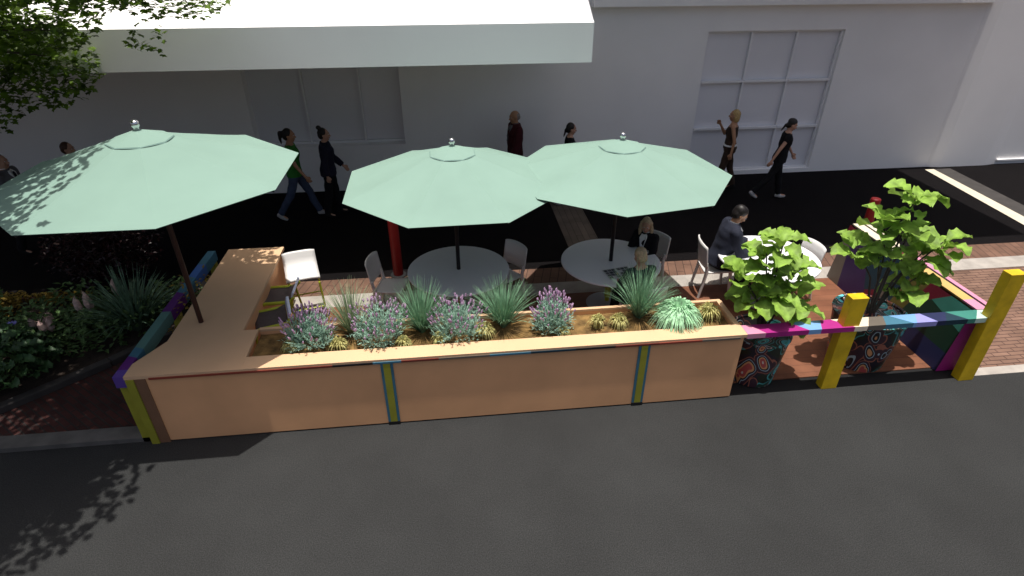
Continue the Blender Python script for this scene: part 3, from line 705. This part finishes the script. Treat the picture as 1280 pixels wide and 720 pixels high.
# ------------------------------------------------------------------ CHAIRS (face local -Y)
def make_chair(label, loc, rz):
    c = thing('cafe_chair', label, 'chair', loc, rz, 'white cafe chairs around the tables')
    sb = MB(); N = 10; top = []; 
    for j in range(N + 1):
        v = j / N; y = -.21 + .42 * v; hw = .215 - .02 * v
        z = .445 + .018 * math.cos(PI * v) * (1 if v < .5 else .3)
        top.append([(-hw + 2 * hw * i / 8, y, z - .012 * math.sin(PI * i / 8)) for i in range(9)])
    sb.add([p for r in top for p in r], [(j * 9 + i, j * 9 + i + 1, (j + 1) * 9 + i + 1, (j + 1) * 9 + i) for j in range(N) for i in range(8)])
    o = sb.build('seat', 'white_plastic', c, True); q = o.modifiers.new('t', 'SOLIDIFY'); q.thickness = .02
    bk = MB(); rows = []
    for j in range(9):
        v = j / 8; z = .52 + .35 * v; rows.append([])
        for i in range(13):
            a = -1 + 2 * i / 12
            zz = z + (.022 * (1 - a * a) if j == 8 else 0)
            rows[-1].append((.225 * math.sin(a * 1.15) / math.sin(1.15), .235 + .055 * v - .075 * (1 - math.cos(a * 1.15)), zz))
    bk.add([p for r in rows for p in r], [(j * 13 + i, j * 13 + i + 1, (j + 1) * 13 + i + 1, (j + 1) * 13 + i) for j in range(8) for i in range(12)])
    o = bk.build('backrest', 'white_plastic', c, True); q = o.modifiers.new('t', 'SOLIDIFY'); q.thickness = .018
    for s in (-1, 1):
        MB().tube([(s * .185, -.175, .44), (s * .205, -.215, .0)], [.027, .020], 10).build('leg', 'white_plastic', c, True)
        MB().tube([(s * .200, .215, .60), (s * .195, .185, .44), (s * .215, .25, .0)], [.022, .027, .020], 10).build('leg', 'white_plastic', c, True)
    return c
def face(dx, dy): return math.atan2(dx, -dy)
CH = make_chair('white cafe chair left of the middle table', (-.93, 7.40, .012), face(1, -.25))
dup(CH, (.72, 7.52, .012), face(-1, -.75), 'white cafe chair right of the middle table, back to the right umbrella')
dup(CH, (2.93, 7.62, .012), face(-.85, -.7), 'white cafe chair under the long-haired blonde woman')
dup(CH, (2.48, 6.45, .012), face(-.2, 1), 'white cafe chair under the pale-haired person seen from behind')
dup(CH, (3.98, 7.43, .012), face(1, -.12), 'white cafe chair under the man in the dark suit')
dup(CH, (5.10, 7.16, .012), face(-1, -.15), 'white cafe chair tucked under the far side of the sunlit table')

# ------------------------------------------------------------------ BAR STOOLS (face local -Y)
def make_stool(label, loc, rz, seatm, backm, shell=False):
    s_ = thing('bar_stool', label, 'stool', loc, rz, 'bar stools along the counter')
    if not shell:
        sb = MB(); rows = []
        for j in range(9):
            v = j / 8; y = -.19 + .37 * v
            rows.append([(-.19 + .38 * i / 6, y, .735 - .022 * math.sin(PI * i / 6) + (.05 * max(0, v - .7) / .3) ** 1) for i in range(7)])
        sb.add([p for r in rows for p in r], [(j * 7 + i, j * 7 + i + 1, (j + 1) * 7 + i + 1, (j + 1) * 7 + i) for j in range(8) for i in range(6)])
        o = sb.build('seat', seatm, s_, True); q = o.modifiers.new('t', 'SOLIDIFY'); q.thickness = .014
        MB().prism([(-.21, .19, .80), (.21, .19, .80), (.21, .215, .80), (-.21, .215, .80)], [(-.215, .215, .875), (.215, .215, .875), (.215, .25, .875), (-.215, .25, .875)]).build('backrest', backm, s_, bevel=.008)
    else:
        sb = MB(); rows = []
        pr = [(-.20, .705), (-.19, .735), (-.12, .745), (0, .735), (.10, .742), (.17, .79), (.205, .86), (.225, .93), (.24, .955)]
        for y, z in pr:
            rows.append([(-.225 + .45 * i / 8, y - .02 * (1 - abs(i - 4) / 4) * 0, z - .018 * (abs(i - 4) / 4) ** 4) for i in range(9)])
        sb.add([p for r in rows for p in r], [(j * 9 + i, j * 9 + i + 1, (j + 1) * 9 + i + 1, (j + 1) * 9 + i) for j in range(len(pr) - 1) for i in range(8)])
        o = sb.build('seat', seatm, s_, True, angle=80); q = o.modifiers.new('t', 'SOLIDIFY'); q.thickness = .02
    for sx in (-1, 1) if not shell else ():
        MB().tube([(sx * .20, .225, .80 if not shell else .74), (sx * .205, .17, .735), (sx * .205, -.14, .73), (sx * .205, -.19, .71), (sx * .205, -.205, .63)], .023, 10).build('side_frame', 'lime_metal', s_, True)
    for sx in (-1, 1):
        MB().tube([(sx * .20, -.205, .64), (sx * .225, -.235, 0)], .014, 10).build('leg', 'lime_metal', s_, True)
        MB().tube([(sx * .20, .165, .71), (sx * .225, .235, 0)], .014, 10).build('leg', 'lime_metal', s_, True)
    ft = MB(); ft.tube([(-.215, -.225, .25), (.215, -.225, .25)], .011, 8); ft.tube([(-.215, .215, .25), (.215, .215, .25)], .011, 8)
    ft.build('footrest', 'lime_metal', s_, True)
    return s_
ST = make_stool('dark sling bar stool with lime frame, nearest the street at the counter', (-2.30, 6.27, .012), face(-1, -.30), 'sling_dark', 'stool_bar')
dup(ST, (-2.32, 6.82, .012), face(-1, -.02), 'dark sling bar stool with lime frame, between another and the white stool')
make_stool('white shell bar stool with lime legs in the sun at the counter end', (-2.15, 7.42, .012), face(.28, -1), 'white_plastic', 'white_plastic', True)

# ------------------------------------------------------------------ PLANTS
rnd = random.Random(7)
def blade(mb, base, tip, width, bend, m=None, segs=4):
    base = Vector(base); tip = Vector(tip); d = tip - base; side = Vector((-d.y, d.x, 0))
    side = side.normalized() if side.length > 1e-4 else Vector((1, 0, 0))
    side = (side + Vector((rnd.uniform(-.5, .5), rnd.uniform(-.5, .5), rnd.uniform(-.3, .3)))).normalized()
    vs = []
    for i in range(segs + 1):
        t = i / segs; p = base + d * t + Vector((0, 0, bend * math.sin(PI * t)))
        wd = width * (1 - t ** 2) * .5 * (.6 + .4 * math.sin(PI * min(1, t + .25))) + .0006
        vs += [p - side * wd, p + side * wd]
    mb.add(vs, [(2 * i, 2 * i + 1, 2 * i + 3, 2 * i + 2) for i in range(segs)], m)
def leaf(mb, p, d, ln, wd, m=None, curl=.15):
    p = Vector(p); d = Vector(d).normalized(); side = d.cross(Vector((rnd.uniform(-.4, .4), rnd.uniform(-.4, .4), 1))).normalized(); up = side.cross(d)
    vs = [p, p + d * ln * .45 - side * wd * .5 + up * ln * curl, p + d * ln * .45 + side * wd * .5 + up * ln * curl, p + d * ln]
    mb.add(vs, [(0, 1, 3, 2)], m)
def grass_clump(label, loc, h, spread, n, m, wd=.010):
    o_ = thing('ornamental_grass', label, 'grass clump', loc, 0, 'spiky grass clumps in the planter')
    mb = MB()
    for i in range(n):
        a = rnd.uniform(0, 2 * PI); r = spread * rnd.random() ** .6; hh = h * (1 - .45 * (r / spread) ** 2) * rnd.uniform(.7, 1.05)
        mb_base = (math.cos(a) * .03 * rnd.random(), math.sin(a) * .03 * rnd.random(), 0)
        blade(mb, mb_base, (math.cos(a) * r, math.sin(a) * r, hh), wd * rnd.uniform(.6, 1.1), h * .10 * r / spread)
    mb.build('leaves', m, o_); return o_
def lavender(label, loc, r, h):
    o_ = thing('lavender_bush', label, 'lavender', loc, 0, 'flowering lavender bushes in the planter')
    fo = MB()
    for i in range(340):
        a = rnd.uniform(0, 2 * PI); e = math.acos(rnd.uniform(.12, 1)); k = rnd.uniform(.75, 1.05)
        tip = Vector((math.cos(a) * math.sin(e) * r * k, math.sin(a) * math.sin(e) * r * k, .04 + math.cos(e) * h * k))
        b0 = Vector((tip.x * .15, tip.y * .15, 0))
        for q in range(9):
            t = rnd.uniform(.35, 1.0); p = b0.lerp(tip, t)
            d = (tip - b0).normalized() + Vector((rnd.uniform(-.9, .9), rnd.uniform(-.9, .9), rnd.uniform(-.2, .6)))
            leaf(fo, p, d, rnd.uniform(.035, .06), .010)
        if e < 1.2 and rnd.random() < .42:
            d = (tip - b0).normalized(); d = (d + Vector((0, 0, .7))).normalized(); q1 = tip + d * rnd.uniform(.03, .09); q2 = q1 + d * rnd.uniform(.035, .065)
            blade(fo, tip - d * .04, q1, .006, 0)
            fl = MB(); fl.tube([q1, q1.lerp(q2, .35), q1.lerp(q2, .75), q2], [.005, .0105, .009, .003], 6)
            for z in range(3): leaf(fl, q1.lerp(q2, rnd.random()), (rnd.uniform(-1, 1), rnd.uniform(-1, 1), .5), .018, .010)
            fl.build('flower_spike', 'lavender_flower', o_)
    fo.build('foliage', 'lavender_leaf', o_);
    return o_
def tuft(name, label, loc, r, h, n, m, wd, group, cat, ln=None):
    o_ = thing(name, label, cat, loc, 0, group); mb = MB()
    for i in range(n):
        a = rnd.uniform(0, 2 * PI); q = r * rnd.uniform(.35, 1); b = r * .25 * rnd.random(); k = q / r
        blade(mb, (math.cos(a) * b, math.sin(a) * b, 0), (math.cos(a) * q, math.sin(a) * q, h * (1 - k * k) * rnd.uniform(.6, 1.1) + .01), wd * rnd.uniform(.7, 1.2), h * .75)
    mb.build('leaves', m, o_); return o_
PZ = .85
lavender('lavender bush at the left end of the planter beside the stools', (-1.66, 5.50, PZ), .31, .37)
lavender('lavender bush between the pale and the first green grass clump', (-.89, 5.50, PZ), .34, .43)
lavender('lavender bush before the middle of the first shaded table', (-.02, 5.48, PZ), .33, .41)
lavender('smaller lavender bush standing alone right of centre in the planter', (1.08, 5.49, PZ), .26, .40)
grass_clump('pale wispy grass clump between two lavender bushes at the left', (-1.22, 5.66, PZ), .72, .46, 260, 'grass_pale', .009)
grass_clump('dark green grass clump before the left side of the middle table', (-.42, 5.62, PZ), .72, .47, 340, 'grass_green')
grass_clump('green grass clump before the chair right of the middle table', (.53, 5.62, PZ), .68, .47, 330, 'grass_green')
grass_clump('green grass clump beside the mint mound at the right', (2.17, 5.62, PZ), .76, .48, 340, 'grass_green')
tuft('mounding_plant', 'bright mint-green mounding plant spilling over the right planter edge', (2.56, 5.42, PZ), .36, .27, 720, 'mound_leaf', .024, None, 'mound plant')
G = 'yellow variegated tufts in the planter'
for (x, y, r, lab) in ((.29, 5.44, .13, 'yellow variegated tuft right of the middle lavender bush'), (-.22, 5.36, .10, 'yellow variegated tuft left of the middle lavender bush'), (-.62, 5.33, .10, 'yellow variegated tuft under the first dark grass clump'),
                       (-1.33, 5.36, .11, 'yellow variegated tuft at the foot of the pale grass'), (1.20, 5.36, .08, 'tiny yellow variegated tuft at the foot of the lone lavender'), (1.62, 5.47, .12, 'yellow variegated tuft, left one of a pair before the table base'),
                       (1.87, 5.46, .12, 'yellow variegated tuft, right one of a pair before the table base'), (2.98, 5.50, .15, 'yellow variegated tuft in the right corner of the planter'), (-1.86, 5.40, .10, 'yellow variegated tuft in the shaded left corner of the planter')):
    tuft('variegated_tuft', lab, (x, y, PZ), r * 1.3, r * 1.2, int(70 + 260 * r), 'variegated', .020, G, 'tuft plant')

# fig plants in paisley pots
def pot(label, loc, r0, r1, h):
    p = thing('patterned_pot', label, 'plant pot', loc, 0, 'paisley patterned pots')
    MB().lathe([(r0, 0), (r0 + (r1 - r0) * .55, h * .5), (r1, h - .02), (r1 - .02, h - .021)], 40).build('body', 'paisley', p, True)
    MB().lathe([(r1 - .02, h - .02), (r1 + .012, h - .018), (r1 + .014, h), (r1 - .025, h), (r1 - .03, h - .05)], 40).build('rim', 'paisley', p, True)
    MB().lathe([(.01, h - .06), (r1 - .035, h - .058), (r1 - .04, h - .07)], 32).build('potting_soil', 'garden_soil', p)
def fig_leaf(mb, p, d, ln, wd, tilt):
    p = Vector(p); d = Vector(d).normalized(); side = d.cross(Vector((0, 0, 1)))
    side = side.normalized() if side.length > .05 else Vector((1, 0, 0)); up = side.cross(d)
    side = (side * math.cos(tilt) + up * math.sin(tilt)).normalized(); up = side.cross(d)
    N = 9; vs = []; prof = [.10, .46, .74, .90, .98, 1.0, .97, .86, .62, .20]; ph = rnd.uniform(0, 6)
    for i in range(N + 1):
        t = i / N; z = -.16 * ln * t * t + .10 * ln * math.sin(PI * t)
        c = p + d * ln * t + up * z; ww = wd * .5 * prof[i]; e = up * ww * .42; r1 = up * .022 * math.sin(i * 1.9 + ph); r2 = up * .022 * math.sin(i * 2.3 + ph * 2); vn = up * .005 * (i % 2)
        vs += [c - side * ww + e + r1, c - side * ww * .5 + e * .38 + vn, c - up * .004, c + side * ww * .5 + e * .38 + vn, c + side * ww + e + r2]
    mb.add(vs, [(5 * i + k, 5 * i + k + 1, 5 * i + k + 6, 5 * i + k + 5) for i in range(N) for k in range(4)])
def fig_plant(label, loc, clusters, n, size):
    f = thing('fiddle_leaf_fig', label, 'potted fig', loc, 0, 'potted fig plants'); tr = MB(); lv = MB()
    for (x, y, z) in clusters:
        c = Vector((x, y, z)); m1 = Vector((x * .35, y * .35, z * .55))
        tr.tube([(x * .04, y * .04, -.05), m1, c], [.016, .012, .007], 8)
        for i in range(n):
            a = i * 2.4 + rnd.uniform(-.4, .4); e = rnd.uniform(-.25, .75)
            d = Vector((math.cos(a) * math.cos(e), math.sin(a) * math.cos(e), math.sin(e)))
            ln = size * rnd.uniform(.62, 1.1)
            b0 = c - Vector((0, 0, .20 * i / n)) + d * .02
            fig_leaf(lv, b0 + d * .02, d, ln, ln * rnd.uniform(.72, .92), rnd.uniform(-.35, .35))
    for i in range(int(n * 1.2)):                                          # leaves along the stems
        c = Vector(rnd.choice(clusters)); t = rnd.uniform(.55, .9); a = rnd.uniform(0, 2 * PI)
        p = Vector((c.x * t, c.y * t, c.z * t)); d = Vector((math.cos(a), math.sin(a), rnd.uniform(-.1, .5)))
        fig_leaf(lv, p, d, size * rnd.uniform(.5, .8), size * .5, rnd.uniform(-.4, .4))
    tr.build('stems', 'bark', f, True); lv.build('leaves', 'fig_leaf', f, True, angle=180)
pot('smaller dark paisley pot next to the planter end', (3.66, 5.42, .012), .27, .345, .68)
pot('wide dark paisley pot next to the painted end wall', (5.20, 5.60, .012), .33, .43, .72)
fig_plant('lime green fig plant in the smaller pot, before the sunlit table', (3.66, 5.42, .66), [(.02, .05, 1.22), (-.40, .03, .84), (.26, .06, .82), (-.12, .10, 1.04), (-.22, -.04, .56), (.32, -.02, .46), (.0, -.06, .62)], 8, .31)
fig_plant('taller lime green fig plant in the wide pot near the end wall', (5.20, 5.60, .70), [(.04, .02, 1.58), (-.24, 0, 1.30), (.14, .03, 1.12), (-.50, .02, .98), (-.16, .02, .86), (.42, .03, .84), (.60, .0, .98), (.40, -.04, .52)], 8, .32)

# garden bed at left
sc_ = thing('strappy_plant', 'large strappy grey-green clump beside the left railing', 'strappy plant', (-4.50, 7.30, .05)); mb = MB()
for i in range(190):
    a = rnd.uniform(0, 2 * PI); r = .80 * rnd.random() ** .55; hh = 1.0 * (1 - .62 * (r / .8) ** 2) * rnd.uniform(.75, 1.05)
    blade(mb, (math.cos(a) * .08 * rnd.random(), math.sin(a) * .08 * rnd.random(), 0), (math.cos(a) * r, math.sin(a) * r, hh), .042 * rnd.uniform(.7, 1.1), .16 * r, None, 6)
mb.build('leaves', 'strap_leaf', sc_)
for (x, y, h, lab) in ((-5.12, 7.30, .62, 'pinkish plume spike, tallest in the dark garden bed'), (-5.46, 7.05, .42, 'pale plume spike left of the tallest one'), (-4.85, 7.75, .60, 'greyish plume spike behind the strappy clump'), (-5.62, 7.18, .40, 'pale plume spike nearest the left edge of the garden')):
    s_ = thing('plume_flower', lab, 'flower spike', (x, y, .05), 0, 'plume flowers in the garden bed'); mb = MB(); lf = MB()
    for q in range(3):
        dx, dy = rnd.uniform(-.08, .08), rnd.uniform(-.08, .08); hh = h * rnd.uniform(.8, 1)
        lf.tube([(dx * .3, dy * .3, 0), (dx, dy, hh * .6)], .006, 6)
        mb.tube([(dx, dy, hh * .55), (dx * 1.1, dy * 1.1, hh * .7), (dx * 1.2, dy * 1.2, hh * .88), (dx * 1.3, dy * 1.3, hh)], [.018, .048, .038, .004], 9)
        for e in range(40): leaf(mb, (dx * 1.15, dy * 1.15, hh * rnd.uniform(.56, .95)), (rnd.uniform(-1, 1), rnd.uniform(-1, 1), 1.2), .06, .016)
    for q in range(22):
        a = rnd.uniform(0, 2 * PI); leaf(lf, (0, 0, rnd.uniform(.02, h * .4)), (math.cos(a), math.sin(a), .5), rnd.uniform(.12, .2), .05)
    mb.build('flower', 'spike_flower', s_); lf.build('leaves', 'garden_leaf', s_)
bl = thing('broad_leaf_shrub', 'dark broad-leaved shrub at the near left corner of the garden', 'shrub', (-5.75, 6.35, .05)); mb = MB()
for i in range(150):
    a = rnd.uniform(0, 2 * PI); r = .6 * rnd.random() ** .5; z = .12 + .42 * (1 - (r / .62) ** 2) * rnd.uniform(.6, 1)
    fig_leaf(mb, (math.cos(a) * r, math.sin(a) * r, z), (math.cos(a), math.sin(a), .35), rnd.uniform(.14, .24), .14, rnd.uniform(-.3, .3))
mb.build('leaves', 'dark_leaf', bl, True, angle=180)
bf = thing('garden_flower', 'single small lilac-blue flower in the garden bed', 'flower', (-5.92, 7.08, .05)); mb = MB()
for i in range(14):
    a = i * 2.4; leaf(mb, (0, 0, .30), (math.cos(a), math.sin(a), .5), .085, .045)
mb.build('petals', 'blue_flower', bf); MB().tube([(0, 0, 0), (.01, 0, .31)], .005, 6).build('stem', 'garden_leaf', bf)
def cover(name, n, area, h, m, size, label):
    mb = MB()
    while n > 0:
        x = rnd.uniform(area[0], area[1]); y = rnd.uniform(area[2], area[3])
        if area[4] and y < 5.62 + (x + 5.75) * .93 + .1 and x > -5.75: continue
        if noise.noise(Vector((x * 1.7, y * 1.7, size * 50))) < -.12: continue
        n -= 1; a = rnd.uniform(0, 2 * PI); hz = h * rnd.random() * (1 + .8 * noise.noise(Vector((x * 2.2, y * 2.2, 7))))
        leaf(mb, (x, y, .05 + hz), (math.cos(a), math.sin(a), rnd.uniform(-.1, .8)), size * rnd.uniform(.7, 1.3), size * .55)
    o = mb.build(name, m); o['kind'] = 'stuff'; o['label'] = label; o['category'] = 'ground cover'; return o
cover('green_ground_cover', 6000, (-9.2, -3.8, 5.7, 8.1, True), .34, 'garden_leaf', .10, 'low leafy green ground cover filling the garden bed')
cover('yellow_ground_cover', 900, (-7.2, -5.5, 7.75, 8.25, False), .14, 'yellow_leaf', .075, 'yellowish ground cover along the back of the garden bed')
cover('yellow_foliage_strip', 620, (-3.42, -3.20, 5.45, 7.85, False), .78, 'yellow_leaf', .06, 'yellow leafy strip growing between the railing and the counter')
ps = thing('plum_shrub', 'dark maroon-leaved shrub at the back of the left garden bed', 'shrub', (-5.35, 8.62, .01)); mb = MB(); sb = MB()
for i in range(2600):
    a = rnd.uniform(0, 2 * PI); u_ = rnd.uniform(-1, 1); r = rnd.random() ** .45
    x = math.cos(a) * math.sqrt(1 - u_ * u_) * r; y = math.sin(a) * math.sqrt(1 - u_ * u_) * r; z = u_ * r
    k = 1 + .3 * noise.noise(Vector((x * 2, y * 2, z * 2)))
    leaf(mb, (x * .85 * k, y * .5 * k, .68 + z * .64 * k), (rnd.uniform(-1, 1), rnd.uniform(-1, 1), rnd.uniform(-.6, .6)), rnd.uniform(.06, .12), .045)
for i in range(7):
    a = i * .9; sb.tube([(0, 0, 0), (math.cos(a) * .2, math.sin(a) * .15, .35), (math.cos(a) * .5, math.sin(a) * .3, .9)], [.02, .014, .006], 7)
mb.build('leaves', 'plum_leaf', ps); sb.build('stems', 'bark', ps)

# street tree at left
tr = thing('street_tree', 'leafy street tree overhanging the left side of the parklet', 'tree', (-7.3, 6.7, .01))
tk = MB(); O = Vector((-7.3, 6.7, 0))
tk.tube([(0, 0, 0), (.03, 0, .3), (.05, -.02, 1.4), (.12, .02, 2.6), (.2, 0, 3.4)], [.24, .17, .14, .125, .11], 14)
clumps = [((-4.95, 8.05, 3.45), (.72, .65, .50), 520), ((-5.65, 7.7, 3.25), (.75, .75, .55), 420), ((-4.75, 7.7, 4.0), (.85, .75, .42), 620), ((-3.50, 7.95, 3.74), (.24, .26, .22), 26), ((-3.05, 7.85, 4.12), (.62, .42, .16), 150), ((-5.5, 7.9, 4.0), (.8, .7, .5), 400),
          ((-3.9, 7.6, 4.35), (.85, .7, .30), 420),
          ((-5.5, 6.4, 5.0), (1.5, 1.2, 1.0), 1500), ((-5.65, 4.30, 5.2), (1.65, 1.15, .9), 4200), ((-4.55, 4.45, 5.0), (.95, .85, .6), 2600), ((-4.25, 4.25, 4.75), (1.0, .95, .16), 520), ((-4.75, 6.2, 5.2), (.8, 1.0, .5), 800), ((-3.95, 5.8, 4.95), (.72, 1.45, .14), 470), ((-4.35, 5.9, 5.15), (.55, 1.4, .18), 520), ((-2.80, 7.38, 4.78), (.42, .22, .15), 60), ((-6.9, 5.8, 6.0), (1.7, 2.0, 1.4), 1700), ((-3.55, 7.3, 5.0), (1.05, .65, .5), 480), ((-7.2, 7.6, 5.2), (1.5, 1.3, 1.2), 1000), ((-6.4, 8.0, 4.6), (1.0, .8, .7), 500)]
cr = MB()
fork = Vector((.2, 0, 3.3))
for c, r, n in clumps:
    cc = Vector(c) - O
    mid = fork.lerp(cc, .5) + Vector((0, 0, .25)) + Vector((rnd.uniform(-.2, .2), rnd.uniform(-.2, .2), 0))
    end = fork.lerp(cc, .72); tk.tube([fork - Vector((0, 0, .1)), mid, end], [.06, .03, .006], 7)
    for i in range(int(n * (1.75 if c[2] < 4.5 else 1.55))):
        while True:
            q = Vector((rnd.uniform(-1, 1), rnd.uniform(-1, 1), rnd.uniform(-1, 1)))
            if q.length <= 1 and r[2] < .19: break
            if q.length <= 1 and noise.noise(q * 2.2 + Vector(c)) > -.36 + .5 * (q.length - .5): break
        p = cc + Vector((q.x * r[0], q.y * r[1], q.z * r[2]))
        d = Vector((rnd.uniform(-1, 1), rnd.uniform(-1, 1), rnd.uniform(-.8, .15) if r[2] > .19 else rnd.uniform(-.3, .1))).normalized(); sd = d.cross(Vector((rnd.uniform(-.5, .5), rnd.uniform(-.5, .5), 1))).normalized(); up_ = sd.cross(d)
        s = rnd.uniform(.072, .11)
        pts = [(0, 0), (.12, .34), (.42, .24), (.55, .48), (.72, .2), (1.05, 0), (.72, -.2), (.55, -.48), (.42, -.24), (.12, -.34)]
        cr.add([p + d * a * s + sd * b * s + up_ * (.12 * s * math.sin(3 * a) - .25 * abs(b) * s) for a, b in pts], [tuple(range(10))])
tk.build('trunk', 'bark', tr, True); cr.build('crown', 'tree_leaf', tr)
